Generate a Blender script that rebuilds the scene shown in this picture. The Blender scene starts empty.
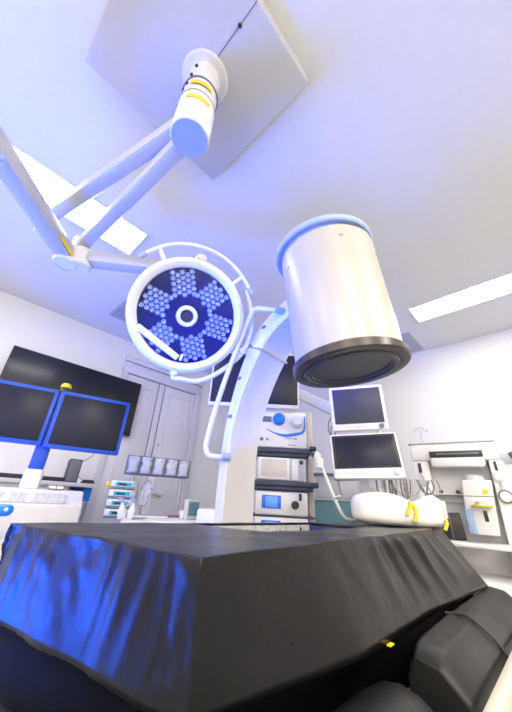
import bpy, bmesh, math, random
from mathutils import Vector, Matrix, noise
random.seed(4)
PI = math.pi
SC = bpy.context.scene
COL = SC.collection
V = Vector

# ------------------------------------------------------------------ materials
def mat(name, col, rough=0.45, metal=0.0, var=0.04, bump=0.0, scale=30.0, spec=0.5, emit=None, alpha=1.0, coat=0.0, trans=0.0):
    m = bpy.data.materials.new(name); m.use_nodes = True
    nt = m.node_tree; b = nt.nodes['Principled BSDF']
    b.inputs['Roughness'].default_value = rough
    b.inputs['Metallic'].default_value = metal
    b.inputs['Specular IOR Level'].default_value = spec
    b.inputs['Coat Weight'].default_value = coat
    b.inputs['Transmission Weight'].default_value = trans
    b.inputs['Alpha'].default_value = alpha
    tc = nt.nodes.new('ShaderNodeTexCoord')
    nz = nt.nodes.new('ShaderNodeTexNoise'); nz.inputs['Scale'].default_value = scale; nz.inputs['Detail'].default_value = 4
    nt.links.new(tc.outputs['Object'], nz.inputs['Vector'])
    rp = nt.nodes.new('ShaderNodeValToRGB')
    c = V(col)
    lo = c * (1 - var); hi = V([min(1, x * (1 + var)) for x in c])
    rp.color_ramp.elements[0].position = .3; rp.color_ramp.elements[1].position = .7
    rp.color_ramp.elements[0].color = (*lo, 1); rp.color_ramp.elements[1].color = (*hi, 1)
    nt.links.new(nz.outputs['Fac'], rp.inputs['Fac'])
    nt.links.new(rp.outputs['Color'], b.inputs['Base Color'])
    if bump:
        bp = nt.nodes.new('ShaderNodeBump'); bp.inputs['Strength'].default_value = bump; bp.inputs['Distance'].default_value = .01
        nt.links.new(nz.outputs['Fac'], bp.inputs['Height']); nt.links.new(bp.outputs['Normal'], b.inputs['Normal'])
    if emit:
        b.inputs['Emission Color'].default_value = (*emit[:3], 1); b.inputs['Emission Strength'].default_value = emit[3]
    return m

M = dict(
    wall=mat('wall_paint', (.86, .855, .85), .6, var=.015, bump=.02, scale=60),
    ceil=mat('ceiling_paint', (.76, .755, .75), .7, var=.015, scale=20),
    floor=mat('vinyl_floor', (.27, .29, .30), .35, var=.08, scale=12),
    box=mat('box_paint', (.56, .56, .58), .5, var=.02),
    vent=mat('vent_metal', (.42, .42, .43), .5, var=.05),
    door=mat('door_paint', (.80, .79, .83), .45, var=.02),
    frame=mat('door_frame_paint', (.70, .69, .75), .45, var=.03),
    gap=mat('door_gap', (.16, .15, .18), .6),
    arm=mat('arm_enamel', (.50, .51, .54), .35, var=.015),
    carm=mat('c_arm_enamel', (.66, .665, .68), .35, var=.015),
    white=mat('white_enamel', (.74, .74, .74), .3, var=.015),
    cream=mat('cream_enamel', (.46, .45, .41), .3, var=.02, scale=8),
    plastic=mat('white_plastic', (.82, .82, .82), .4, var=.015),
    beige=mat('beige_plastic', (.66, .62, .57), .4, var=.03),
    grey=mat('grey_plastic', (.16, .17, .20), .45),
    navy=mat('navy_shelf', (.05, .06, .10), .45),
    lgrey=mat('light_grey_plastic', (.55, .56, .6), .4),
    dark=mat('dark_plastic', (.025, .025, .03), .4),
    rim=mat('dark_rim', (.035, .03, .03), .3),
    face=mat('detector_cover', (.045, .042, .042), .35, var=.25, scale=9),
    screen=mat('screen_glass', (.016, .018, .036), .34, spec=.25, var=.1, scale=3),
    tvscreen=mat('television_glass', (.010, .010, .011), .28, spec=.5, var=.1, scale=3),
    slate=mat('slate_screen_glass', (.06, .065, .105), .35, spec=.25, var=.1, scale=3),
    bluef=mat('blue_enamel', (.012, .09, .62), .35, var=.03),
    bluecap=mat('blue_lit_plastic', (.34, .45, .68), .4, var=.04),
    bluebright=mat('bright_blue_plastic', (.01, .20, .75), .3),
    bluescr=mat('lit_blue_screen', (.02, .08, .4), .2, emit=(.03, .13, .6, .5)),
    bluescr2=mat('lit_pale_blue_screen', (.1, .25, .6), .2, emit=(.1, .3, .8, .35)),
    tealscr=mat('lit_teal_screen', (.05, .3, .35), .2, emit=(.05, .4, .5, .3)),
    stone=mat('grey_foam', (.42, .43, .43), .7, var=.25, scale=40),
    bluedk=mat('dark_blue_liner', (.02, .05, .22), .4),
    cartm=mat('cart_enamel', (.60, .60, .62), .35),
    teal=mat('teal_laminate', (.10, .23, .27), .5),
    lens=mat('navy_glass', (.0012, .008, .085), .12, spec=.4, var=.08, scale=4, coat=.0),
    led=mat('led_lens', (.30, .36, .50), .18, metal=.3, var=.3, scale=60),
    ledrim=mat('led_holder', (.05, .09, .26), .4),
    steel=mat('brushed_steel', (.55, .54, .53), .3, metal=.9, var=.06),
    brown=mat('brown_grip', (.16, .09, .06), .4),
    yellow=mat('yellow_label', (.85, .62, .02), .5),
    lime=mat('lime_plastic', (.55, .65, .03), .45),
    pad=mat('white_wrap', (.86, .85, .82), .55, var=.01, bump=.06, scale=14),
    bin=mat('clear_bin_front', (.42, .44, .50), .25, var=.6, scale=30),
    film=mat('clear_film', (.8, .82, .88), .2, alpha=.35, var=.2, bump=.5, scale=25),
    hose=mat('white_hose', (.80, .79, .79), .4),
    cable=mat('grey_cable', (.20, .19, .18), .5),
    cable2=mat('beige_cable', (.5, .47, .42), .5),
    ivory=mat('ivory_rail', (.62, .58, .48), .35),
    light=mat('light_diffuser', (.9, .9, .9), .5, emit=(1, .95, .86, 14.0)),
)

def leather(name, col, rough, spec=.28):
    m = bpy.data.materials.new(name); m.use_nodes = True
    nt = m.node_tree; b = nt.nodes['Principled BSDF']
    b.inputs['Base Color'].default_value = (*col, 1); b.inputs['Specular IOR Level'].default_value = spec
    tc = nt.nodes.new('ShaderNodeTexCoord')
    n1 = nt.nodes.new('ShaderNodeTexNoise'); n1.inputs['Scale'].default_value = 9; n1.inputs['Detail'].default_value = 6
    n2 = nt.nodes.new('ShaderNodeTexNoise'); n2.inputs['Scale'].default_value = 420; n2.inputs['Detail'].default_value = 2
    mx = nt.nodes.new('ShaderNodeMath'); mx.operation = 'MULTIPLY_ADD'; mx.inputs[1].default_value = .06
    nt.links.new(tc.outputs['Object'], n1.inputs['Vector']); nt.links.new(tc.outputs['Object'], n2.inputs['Vector'])
    nt.links.new(n2.outputs['Fac'], mx.inputs[0]); nt.links.new(n1.outputs['Fac'], mx.inputs[2])
    bp = nt.nodes.new('ShaderNodeBump'); bp.inputs['Strength'].default_value = .3; bp.inputs['Distance'].default_value = .012
    nt.links.new(mx.outputs[0], bp.inputs['Height']); nt.links.new(bp.outputs['Normal'], b.inputs['Normal'])
    mr = nt.nodes.new('ShaderNodeMapRange'); mr.inputs['To Min'].default_value = rough - .06; mr.inputs['To Max'].default_value = rough + .08
    nt.links.new(n1.outputs['Fac'], mr.inputs['Value']); nt.links.new(mr.outputs['Result'], b.inputs['Roughness'])
    return m
M['leather'] = leather('black_vinyl', (.0055, .0055, .006), .29, .30)
M['leather3'] = leather('matte_black_vinyl', (.002, .002, .002), .6, .06)
M['leather2'] = leather('charcoal_vinyl', (.016, .016, .016), .40)

# ------------------------------------------------------------------ mesh builder
class MB:
    def __init__(s): s.bm = bmesh.new()
    def box(s, lo, hi, bev=0.0, mtx=None, seg=2):
        lo, hi = V(lo), V(hi); c = (lo + hi) / 2; d = hi - lo
        t = bmesh.new(); bmesh.ops.create_cube(t, size=1.0)
        for v in t.verts: v.co = V((v.co.x * d.x, v.co.y * d.y, v.co.z * d.z))
        if bev: bmesh.ops.bevel(t, geom=list(t.edges), offset=min(bev, .49 * min(d)), segments=seg, profile=.5, affect='EDGES')
        m = Matrix.Translation(c)
        if mtx is not None: m = mtx @ m
        t.transform(m); s._join(t); return s
    def _join(s, t):
        me = bpy.data.meshes.new('tmp'); t.to_mesh(me); t.free(); s.bm.from_mesh(me); bpy.data.meshes.remove(me)
    def prism(s, pts, axis, a, b, bev=0.0, mtx=None):
        """polygon pts in the two other axes, extruded along axis from a to b"""
        t = bmesh.new()
        def mk(p, h):
            if axis == 'x': return V((h, p[0], p[1]))
            if axis == 'y': return V((p[0], h, p[1]))
            return V((p[0], p[1], h))
        va = [t.verts.new(mk(p, a)) for p in pts]; vb = [t.verts.new(mk(p, b)) for p in pts]
        n = len(pts)
        t.faces.new(va); t.faces.new(vb[::-1])
        for i in range(n): t.faces.new((va[i], vb[i], vb[(i + 1) % n], va[(i + 1) % n]))
        bmesh.ops.recalc_face_normals(t, faces=t.faces)
        if bev: bmesh.ops.bevel(t, geom=list(t.edges), offset=bev, segments=2, profile=.5, affect='EDGES')
        if mtx is not None: t.transform(mtx)
        s._join(t); return s
    def lathe(s, prof, p0=(0, 0, 0), ax=(0, 0, 1), n=48, close=True):
        """prof: (radius, height) pairs, revolved about ax through p0"""
        t = bmesh.new(); rings = []
        for r, h in prof:
            rings.append([t.verts.new((r * math.cos(2 * PI * i / n), r * math.sin(2 * PI * i / n), h)) for i in range(n)] if r > 1e-6 else [t.verts.new((0, 0, h))])
        for a, b in zip(rings, rings[1:]):
            if len(a) == 1 and len(b) == 1: continue
            for i in range(n):
                j = (i + 1) % n
                if len(a) == 1: t.faces.new((a[0], b[j], b[i]))
                elif len(b) == 1: t.faces.new((a[i], a[j], b[0]))
                else: t.faces.new((a[i], a[j], b[j], b[i]))
        if close:
            if len(rings[0]) > 1: t.faces.new(rings[0][::-1])
            if len(rings[-1]) > 1: t.faces.new(rings[-1])
        bmesh.ops.recalc_face_normals(t, faces=t.faces)
        q = V((0, 0, 1)).rotation_difference(V(ax).normalized()).to_matrix().to_4x4()
        t.transform(Matrix.Translation(V(p0)) @ q); s._join(t); return s
    def cyl(s, a, b, r, r2=None, n=32, bev=0.0):
        a, b = V(a), V(b); L = (b - a).length; r2 = r if r2 is None else r2
        if bev: pr = [(0, 0), (r - bev, 0), (r, bev), (r2, L - bev), (r2 - bev, L), (0, L)]
        else: pr = [(0, 0), (r, 0), (r2, L), (0, L)]
        return s.lathe(pr, a, b - a, n, False)
    def tube(s, pts, r, n=12, sub=6, closed=False):
        pts = [V(p) for p in pts]
        if sub > 1 and len(pts) > 2:
            out = []; N = len(pts)
            rng = range(N if closed else N - 1)
            for i in rng:
                p0 = pts[(i - 1) % N] if closed or i > 0 else pts[i] * 2 - pts[i + 1]
                p1, p2 = pts[i], pts[(i + 1) % N]
                p3 = pts[(i + 2) % N] if closed or i + 2 < N else p2 * 2 - p1
                for k in range(sub):
                    u = k / sub
                    out.append(.5 * ((2 * p1) + (p2 - p0) * u + (2 * p0 - 5 * p1 + 4 * p2 - p3) * u * u + (3 * p1 - p0 - 3 * p2 + p3) * u ** 3))
            if not closed: out.append(pts[-1])
            pts = out
        t = bmesh.new(); rings = []; N = len(pts); up = None
        for i, p in enumerate(pts):
            if closed: d = pts[(i + 1) % N] - pts[i - 1]
            else: d = pts[min(i + 1, N - 1)] - pts[max(i - 1, 0)]
            d.normalize()
            if up is None: up = V((0, 0, 1)) if abs(d.z) < .9 else V((1, 0, 0))
            sx = d.cross(up).normalized(); up = sx.cross(d).normalized()
            rings.append([t.verts.new(p + sx * (r * math.cos(2 * PI * k / n)) + up * (r * math.sin(2 * PI * k / n))) for k in range(n)])
        for i in range(N if closed else N - 1):
            a, b = rings[i], rings[(i + 1) % N]
            for k in range(n): t.faces.new((a[k], a[(k + 1) % n], b[(k + 1) % n], b[k]))
        if not closed: t.faces.new(rings[0][::-1]); t.faces.new(rings[-1])
        bmesh.ops.recalc_face_normals(t, faces=t.faces)
        s._join(t); return s
    def bar(s, a, b, w, h, bev=0.0, up=(0, 0, 1)):
        a, b = V(a), V(b); d = (b - a); L = d.length; d.normalize()
        x = d.cross(V(up)).normalized(); u = x.cross(d)
        m = Matrix((x, d, u)).transposed().to_4x4(); m.translation = a
        return s.box((-w / 2, 0, -h / 2), (w / 2, L, h / 2), bev, m)
    def sphere(s, c, r, scale=(1, 1, 1), n=24):
        t = bmesh.new(); bmesh.ops.create_uvsphere(t, u_segments=n, v_segments=n // 2, radius=r)
        t.transform(Matrix.Translation(V(c)) @ Matrix.Diagonal((*scale, 1))); s._join(t); return s
    def build(s, name, m, parent=None, smooth=True, ang=35):
        me = bpy.data.meshes.new(name); s.bm.to_mesh(me); s.bm.free()
        me.materials.append(m)
        if smooth:
            for p in me.polygons: p.use_smooth = True
            me.set_sharp_from_angle(angle=math.radians(ang))
        o = bpy.data.objects.new(name, me); COL.objects.link(o)
        if parent is not None: o.parent = parent
        return o

def tag(o, label, cat, group=None, kind=None):
    o['label'] = label; o['category'] = cat
    if group: o['group'] = group
    if kind: o['kind'] = kind
    return o
def thing(name, label, cat, loc=(0, 0, 0), rz=0, group=None):
    o = bpy.data.objects.new(name, None); COL.objects.link(o)
    o.location = loc; o.rotation_euler = (0, 0, math.radians(rz)); o.empty_display_size = .1
    return tag(o, label, cat, group)
def struct(o): o['kind'] = 'structure'; return o
def copy_tree(o, parent=None):
    c = o.copy(); COL.objects.link(c)
    if parent is not None: c.parent = parent
    for ch in list(o.children): copy_tree(ch, c)
    return c

# ------------------------------------------------------------------ room
XW, YW, H = -3.64, 3.80, 2.85
struct(MB().box((XW - .1, -2.6, -.1), (2.4, YW + .1, 0)).build('floor', M['floor']))
struct(MB().box((XW - .1, -2.6, H), (2.4, YW + .1, H + .1)).build('ceiling', M['ceil']))
struct(MB().box((XW - .1, -2.6, 0), (XW, YW + .1, H)).build('wall_left', M['wall']))
struct(MB().box((XW, YW, 0), (2.4, YW + .1, H)).build('wall_back', M['wall']))
struct(MB().box((2.3, -2.6, 0), (2.4, YW, H)).build('wall_right', M['wall']))
struct(MB().box((XW, -2.7, 0), (2.4, -2.6, H)).build('wall_front', M['wall']))
struct(MB().box((XW, YW - .015, 0), (2.4, YW, .1), .004).build('baseboard_back', M['lgrey']))
struct(MB().box((XW, -2.6, 0), (XW + .015, 1.2, .1), .004).build('baseboard_left', M['lgrey']))

# double door in the left wall
dr = bpy.data.objects.new('door_1', None); COL.objects.link(dr); dr.location = (XW, 1.98, 0); struct(dr)
f = MB()
f.box((0, -.72, 0), (.04, -.64, 2.48), .006).box((0, .40, 0), (.04, .50, 2.48), .006).box((0, -.72, 2.42), (.05, .50, 2.56), .006).box((0, -.72, 2.57), (.06, .50, 2.64), .006)
f.build('door_frame', M['frame'], dr)
MB().box((0, -.64, .0), (.006, .40, 2.42)).build('door_gap', M['gap'], dr)
def leaf(a, b):
    m = MB(); m.box((.006, a, .01), (.025, b, 2.41), .003)
    w = b - a
    if w > .3:
        m.box((.024, a + .08, .18), (.032, a + .10, 2.30), .003).box((.024, b - .10, .18), (.032, b - .08, 2.30), .003)
        m.box((.024, a + .08, 2.28), (.032, b - .08, 2.30), .003).box((.024, a + .08, .18), (.032, b - .08, .20), .003)
    return m.build('door_leaf', M['door'], dr)
l1 = leaf(-.635, -.20); l2 = leaf(-.185, -.11); l3 = leaf(-.095, .395)
h = MB(); h.cyl((.025, -.05, 1.05), (.07, -.05, 1.05), .01).tube([(.07, -.05, 1.05), (.07, .07, 1.05)], .009); h.build('door_handle', M['steel'], l3)
h = MB(); h.cyl((.025, -.05, 1.62), (.035, -.05, 1.62), .02); h.build('door_lock', M['steel'], l3)

# ceiling light panels
def ceiling_light(x0, y0, x1, y1, label, grp='recessed ceiling light panels'):
    t = thing('ceiling_light', label, 'ceiling light', ((x0 + x1) / 2, (y0 + y1) / 2, H), 0, grp)
    w, l = (x1 - x0) / 2, (y1 - y0) / 2
    MB().box((-w, -l, -.008), (w, l, -.002)).build('diffuser', M['light'], t, False)
    fr = MB(); e = .012
    fr.box((-w - e, -l - e, -.012), (-w, l + e, 0), .002).box((w, -l - e, -.012), (w + e, l + e, 0), .002).box((-w, -l - e, -.012), (w, -l, 0), .002).box((-w, l, -.012), (w, l + e, 0), .002)
    fr.build('light_frame', M['plastic'], t)
ceiling_light(-2.10, -.47, -1.80, .53, 'bright recessed ceiling light crossed by the white lamp arms on the left')
ceiling_light(-.63, 2.76, .57, 3.05, 'bright recessed ceiling light above the right wall and breathing machine')
# vents
def vent(x0, y0, x1, y1, label):
    t = thing('ceiling_vent', label, 'vent', ((x0 + x1) / 2, (y0 + y1) / 2, H), 0, 'grey ceiling vents')
    w, l = (x1 - x0) / 2, (y1 - y0) / 2
    MB().box((-w, -l, -.006), (w, l, 0), .002).build('vent_panel', M['vent'], t)
    s = MB()
    for k in range(9): y = -l + .03 + (2 * l - .06) * k / 8; s.box((-w + .03, y - .004, -.010), (w - .03, y + .004, -.005), .001)
    s.build('vent_slats', M['vent'], t)
vent(-1.35, 3.21, -.79, 3.74, 'flat grey ceiling vent between the big white cylinder and the back wall')
vent(-3.19, .80, -2.60, 1.36, 'flat grey ceiling vent peeking out left of the round surgical lamp')

# ------------------------------------------------------------------ surgical lamp hanging from its ceiling box
bx = thing('ceiling_box', 'large pale square box on the ceiling that the white lamp column hangs from', 'ceiling box', (-.70, .26, H))
MB().box((-.335, -.42, -.085), (.36, .32, 0), .014).build('casing', M['box'], bx)
MB().box((.10, -.0215, -.0865), (.355, -.0185, -.083)).build('panel_seam', M['gap'], bx)
MB().cyl((.26, -.02, -.090), (.26, -.02, -.083), .008, n=16).build('screw', M['dark'], bx)

CX, CY = -.682, .25
LC = V((-1.19, .66, 1.90)); LN = V((.74, -.41, -.53)).normalized()
sl = thing('surgical_lamp', 'round white surgical lamp with navy glass and long arms on a ceiling column', 'surgical lamp', (0, 0, 0))
c = MB(); c.lathe([(0, 2.78), (.105, 2.78), (.105, 2.765), (.098, 2.755), (.07, 2.752), (.068, 2.60), (.071, 2.60), (.071, 2.49), (.075, 2.488), (.075, 2.30), (.072, 2.293), (0, 2.293)], (CX, CY, 0), n=48, close=False)
col = c.build('column', M['white'], sl)
for z in (2.60, 2.49): MB().lathe([(.0700, z - .0025), (.0762, z - .0025), (.0762, z + .0025), (.0700, z + .0025)], (CX, CY, 0), close=False).build('column_groove', M['grey'], col)
for z, da in ((2.55, 0), (2.44, 0)):
    st = MB(); t = []
    for k in range(9):
        a = math.radians(-62 + 9 * k); t.append((CX + .077 * math.cos(a), CY + .077 * math.sin(a)))
    for k in range(8):
        st.bm.faces.new([st.bm.verts.new((t[k][0], t[k][1], z - .012)), st.bm.verts.new((t[k + 1][0], t[k + 1][1], z - .012)), st.bm.verts.new((t[k + 1][0], t[k + 1][1], z + .012)), st.bm.verts.new((t[k][0], t[k][1], z + .012))])
    y = st.build('warning_sticker', M['yellow'], col); y['label'] = 'yellow warning sticker'
for a, z in ((-70, 2.63), (-80, 2.57), (-105, 2.575), (-112, 2.46), (-60, 2.70)):
    a = math.radians(a); d = V((math.cos(a), math.sin(a), 0)); p = V((CX, CY, z)) + d * .07
    MB().cyl(p, p + d * .007, .007, n=12).build('column_screw', M['dark'], col)
cap = MB(); cap.lathe([(0, 2.2885), (.069, 2.2885), (.072, 2.294), (0, 2.294)], (CX, CY, 0), close=False)
cap.build('column_cap', M['bluecap'], col)
# arms
def arm(name, a, b, w, h, r=.02):
    return MB().bar(a, b, w, h, r).build(name, M['arm'], sl)
A1 = V((-1.66, -.02, 2.425)); B1 = V((-1.66, .16, 2.32))
arm('upper_arm', (CX - .05, CY - .02, 2.43), A1, .07, .075)
arm('lower_arm', (CX - .05, CY - .0, 2.335), B1, .065, .075)
MB().cyl(A1 + V((0, 0, .05)), A1 - V((0, 0, .15)), .04, bev=.006).build('swivel_joint', M['white'], sl)
MB().cyl(B1 + V((0, 0, .05)), B1 - V((0, 0, .12)), .045, bev=.006).build('swivel_joint', M['white'], sl)
# spring arm of the second lamp, off to the left
C0 = V((-1.66, .125, 2.22)); C1 = V((-1.00, -.455, 2.22))
arm('spring_arm', C0, C1, .095, .085, .022)
j = MB(); j.cyl(C0 + V((0, 0, .055)), C0 - V((0, 0, .055)), .062, bev=.008); jo = j.build('arm_end_cap', M['white'], sl)
j = MB(); dirC = (C1 - C0).normalized(); nC = V((0, 0, 1)).cross(dirC).normalized()
pts = []
for k in range(11):
    a = math.radians(150 + 13 * k); pts.append(dirC * math.cos(a) + nC * math.sin(a))
for k in range(10):
    j.bm.faces.new([j.bm.verts.new(C0 + pts[k] * .050 + V((0, 0, -.0575))), j.bm.verts.new(C0 + pts[k + 1] * .050 + V((0, 0, -.0575))), j.bm.verts.new(C0 + pts[k + 1] * .0655 + V((0, 0, -.030))), j.bm.verts.new(C0 + pts[k] * .0655 + V((0, 0, -.030)))])
j.build('blue_band', M['bluebright'], jo)
ys = MB(); q = C0 + nC * .0495 + dirC * .10; ys.bar(q - dirC * .07 + V((0, 0, -.02)), q + dirC * .06 + V((0, 0, -.02)), .004, .018); ys = ys.build('yellow_strip', M['yellow'], jo); ys['label'] = 'yellow strip'
# bar to the main lamp
D0 = V((-1.63, .19, 2.235)); D1 = V((-1.235, .70, 2.26))
arm('lamp_arm', D0, D1, .08, .085, .02)
MB().cyl(D0 + V((0, 0, .05)), D0 - V((0, 0, .065)), .055, bev=.008).build('swivel_joint', M['white'], sl)
MB().cyl(D1 + V((0, 0, .05)), D1 - V((0, 0, .05)), .045, bev=.006).build('swivel_joint', M['white'], sl)
k = MB(); k.cyl(D1 + V((.02, .0, .02)), D1 + V((.03, .0, .085)), .012, n=12); k.build('brake_knob', M['dark'], sl)

# lamp head: local frame u right, v up, n towards the viewer
ux = V((0, 0, 1)).cross(LN).normalized(); uy = LN.cross(ux)
LM = Matrix((ux, uy, LN)).transposed().to_4x4(); LM.translation = LC
def loc(u, v, w=0): return LM @ V((u, v, w))
def in_head(mb): mb.bm.transform(LM); return mb
head = MB().lathe([(0, -.10), (.16, -.10), (.22, -.085), (.275, -.05), (.298, -.012), (.302, 0.0), (.300, .012), (.292, .022), (.278, .027), (.262, .022), (.250, .010), (.247, -.012), (0, -.012)], n=96, close=False)
hd = in_head(head).build('lamp_head', M['white'], sl)
in_head(MB().lathe([(.2475, -.003), (.2, .001), (.1, .004), (.045, .005), (.045, -.002), (.2475, -.006)], n=96, close=False)).build('lens', M['lens'], hd)
in_head(MB().lathe([(.032, .002), (.032, .018), (.037, .026), (.050, .026), (.056, .018), (.057, .002)], n=48, close=False)).build('hub_ring', M['white'], hd)
in_head(MB().lathe([(0, .008), (.026, .008), (.032, .016), (.032, .004)], n=32, close=False)).build('hub_socket', M['dark'], hd)
for cidx, deg in enumerate((106, 50, -8, -69, -131, 165)):
    a0 = math.radians(deg); cu, cv = .168 * math.cos(a0), .168 * math.sin(a0)
    m = MB(); hold = MB(); s = .0285
    for i in range(-4, 5):
        for jx in range(-4, 5):
            x = s * (i + jx * .5); y = s * jx * .866
            if abs(x) > .068 or abs(y) > .056 + .018 * (x + .06) / .12: continue
            u = cu + x * math.cos(a0) - y * math.sin(a0); v = cv + x * math.sin(a0) + y * math.cos(a0)
            if math.hypot(u, v) > .233 or math.hypot(u, v) < .085: continue
            m.lathe([(.0126, .003), (.0126, .008), (.0095, .012), (.005, .0085), (0, .0095)], (u, v, 0), n=10, close=False)
            hold.lathe([(0, .0055), (.0160, .0055), (.0160, .002)], (u, v, 0), n=6, close=False)
    in_head(hold)
    in_head(m).build('led_cluster', M['led'], hd)
    hold.build('led_holder', M['ledrim'], hd)
# slim white bar modelled to stand in for a reflection in the glass
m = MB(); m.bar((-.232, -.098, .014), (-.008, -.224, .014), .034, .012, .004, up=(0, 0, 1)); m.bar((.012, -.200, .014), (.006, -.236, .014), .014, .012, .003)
in_head(m).build('reflection_bar', M['plastic'], hd)
# handles around the ring
def arcpts(r, a0, a1, w, n=14): return [(r * math.cos(math.radians(a0 + (a1 - a0) * k / n)), r * math.sin(math.radians(a0 + (a1 - a0) * k / n)), w) for k in range(n + 1)]
m = MB(); m.tube(arcpts(.362, 36, 134, .01), .0105, sub=2)
for a in (47, 122): m.tube([(.285 * math.cos(math.radians(a)), .285 * math.sin(math.radians(a)), 0), (.362 * math.cos(math.radians(a)), .362 * math.sin(math.radians(a)), .01)], .011)
hnd = in_head(m).build('grab_handle', M['white'], hd)
for a, b in ((133, 139), (31, 37)):
    in_head(MB().tube(arcpts(.362, a, b, .01, 4), .0125, sub=1)).build('handle_tip', M['bluecap'], hnd)
m = MB(); m.tube([(-.012, -.286, .0), (-.012, -.335, .0), (.03, -.335, 0), (.12, -.335, -.01), (.22, -.275, -.02), (.33, -.15, -.03), (.365, -.03, -.05), (.345, .10, -.06), (.29, .21, -.07)], .0135)
m.cyl((-.012, -.275, .0), (-.012, -.318, 0), .022, bev=.004).sphere((.335, -.13, -.03), .022)
in_head(m).build('yoke', M['white'], hd)
m = MB(); m.tube([(0, .12, -.09), (0.0, .22, -.12), (0.02, .33, -.10)], .03); mm = in_head(m); mm.tube([loc(.02, .33, -.10), D1 - V((0, 0, .02))], .03)
mm.build('yoke_stem', M['white'], sl)
# second lamp's head: a copy of the first one, hanging at the far end of the spring arm
ln2 = V((.1, .35, -.93)).normalized()
h2 = copy_tree(hd, sl)
C2 = V((-.95, -.52, 1.99))
ux2 = V((1, 0, 0)); ux2 = (ux2 - ln2 * ux2.dot(ln2)).normalized(); uy2 = ln2.cross(ux2)
M2 = Matrix((ux2, uy2, ln2)).transposed().to_4x4(); M2.translation = C2
h2.matrix_local = M2 @ Matrix.Rotation(math.radians(105), 4, 'Z') @ LM.inverted()
MB().tube([C1, C1 + V((.04, -.06, -.1)), C2 + V((0, 0, .09))], .03).build('yoke_stem', M['white'], sl)

# ------------------------------------------------------------------ C-arm X-ray machine
ca = thing('c_arm_xray_machine', 'white C-arm X-ray machine with a big cream cylinder over the operating table', 'X-ray machine', (-1.35, 1.14, 0))
O = V((-1.35, 1.14, 0))
YN, YF = 1.03, 1.25
outer = [(-.55, 2.14), (-.83, 2.05), (-.99, 1.965), (-1.09, 1.85), (-1.185, 1.63), (-1.245, 1.36), (-1.26, 1.05), (-1.245, .80), (-1.18, .58), (-1.07, .42), (-.9, .30), (-.62, .25)]
def spl(P, sub=6):
    out = []; N = len(P)
    for i in range(N - 1):
        p1, p2 = V((*P[i], 0)), V((*P[i + 1], 0)); p0 = V((*P[i - 1], 0)) if i else p1 * 2 - p2; p3 = V((*P[i + 2], 0)) if i + 2 < N else p2 * 2 - p1
        for k in range(sub):
            u = k / sub; q = .5 * ((2 * p1) + (p2 - p0) * u + (2 * p0 - 5 * p1 + 4 * p2 - p3) * u * u + (3 * p1 - p0 - 3 * p2 + p3) * u ** 3); out.append((q.x, q.y))
    out.append(P[-1]); return out
oc = spl(outer)
ic = []
for i, p in enumerate(oc):
    a, b = oc[max(i - 1, 0)], oc[min(i + 1, len(oc) - 1)]
    d = V((b[0] - a[0], b[1] - a[1], 0)).normalized(); nrm = V((-d.y, d.x, 0))
    th = .062 + .05 * min(1, max(0, (p[1] - 1.45) / .4))
    ic.append((p[0] + nrm.x * th, p[1] + nrm.y * th))
def arc_piece(i0, i1, name, m, y0=YN, y1=YF, grow=0.0, bev=.008):
    t = MB(); bm = t.bm; rows = []
    for i in range(i0, i1 + 1):
        o_, n_ = V((oc[i][0], 0, oc[i][1])), V((ic[i][0], 0, ic[i][1])); d = (n_ - o_).normalized()
        o_ = o_ - d * grow; n_ = n_ + d * grow; e = bev
        ring = []
        for q, y in ((o_ + d * e, y0), (n_ - d * e, y0), (n_, y0 + e), (n_, y1 - e), (n_ - d * e, y1), (o_ + d * e, y1), (o_, y1 - e), (o_, y0 + e)):
            ring.append(bm.verts.new(V((q.x, y, q.z)) - O))
        rows.append(ring)
    for a, b in zip(rows, rows[1:]):
        for k in range(8): bm.faces.new((a[k], a[(k + 1) % 8], b[(k + 1) % 8], b[k]))
    bm.faces.new(rows[0]); bm.faces.new(rows[-1][::-1]); bmesh.ops.recalc_face_normals(bm, faces=bm.faces)
    return t.build(name, m, ca, True, 30)
arcA = arc_piece(0, len(oc) - 1, 'c_shaped_arm', M['carm'])
# seam strap across the arc
ks = min(range(len(oc)), key=lambda i: (oc[i][0] + 1.095) ** 2 + (oc[i][1] - 1.84) ** 2)
b_ = MB(); p, n_ = V((oc[ks][0], 0, oc[ks][1])), V((ic[ks][0], 0, ic[ks][1])); d = (n_ - p).normalized(); tg = V((d.z, 0, -d.x))
for q0, q1 in ((V((n_.x, YN - .004, n_.z)) + d * .002, V((n_.x, YF + .004, n_.z)) + d * .002), (V((p.x, YN - .002, p.z)), V((n_.x, YN - .002, n_.z)))):
    b_.bar(q0 - O, q1 - O, .014, .008, .002, up=d if q0.y != q1.y else (0, 1, 0))
b_.build('seam_strap', M['steel'], arcA)
# small fittings on the side of the arc
for tpos in ((-.98, 1.93), (-1.15, 1.66), (-1.20, 1.45)):
    q = V((tpos[0], YN, tpos[1])) - O; MB().box(q + V((-.012, -.008, -.008)), q + V((.012, .004, .008)), .002).build('side_catch', M['grey'], arcA)
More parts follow.
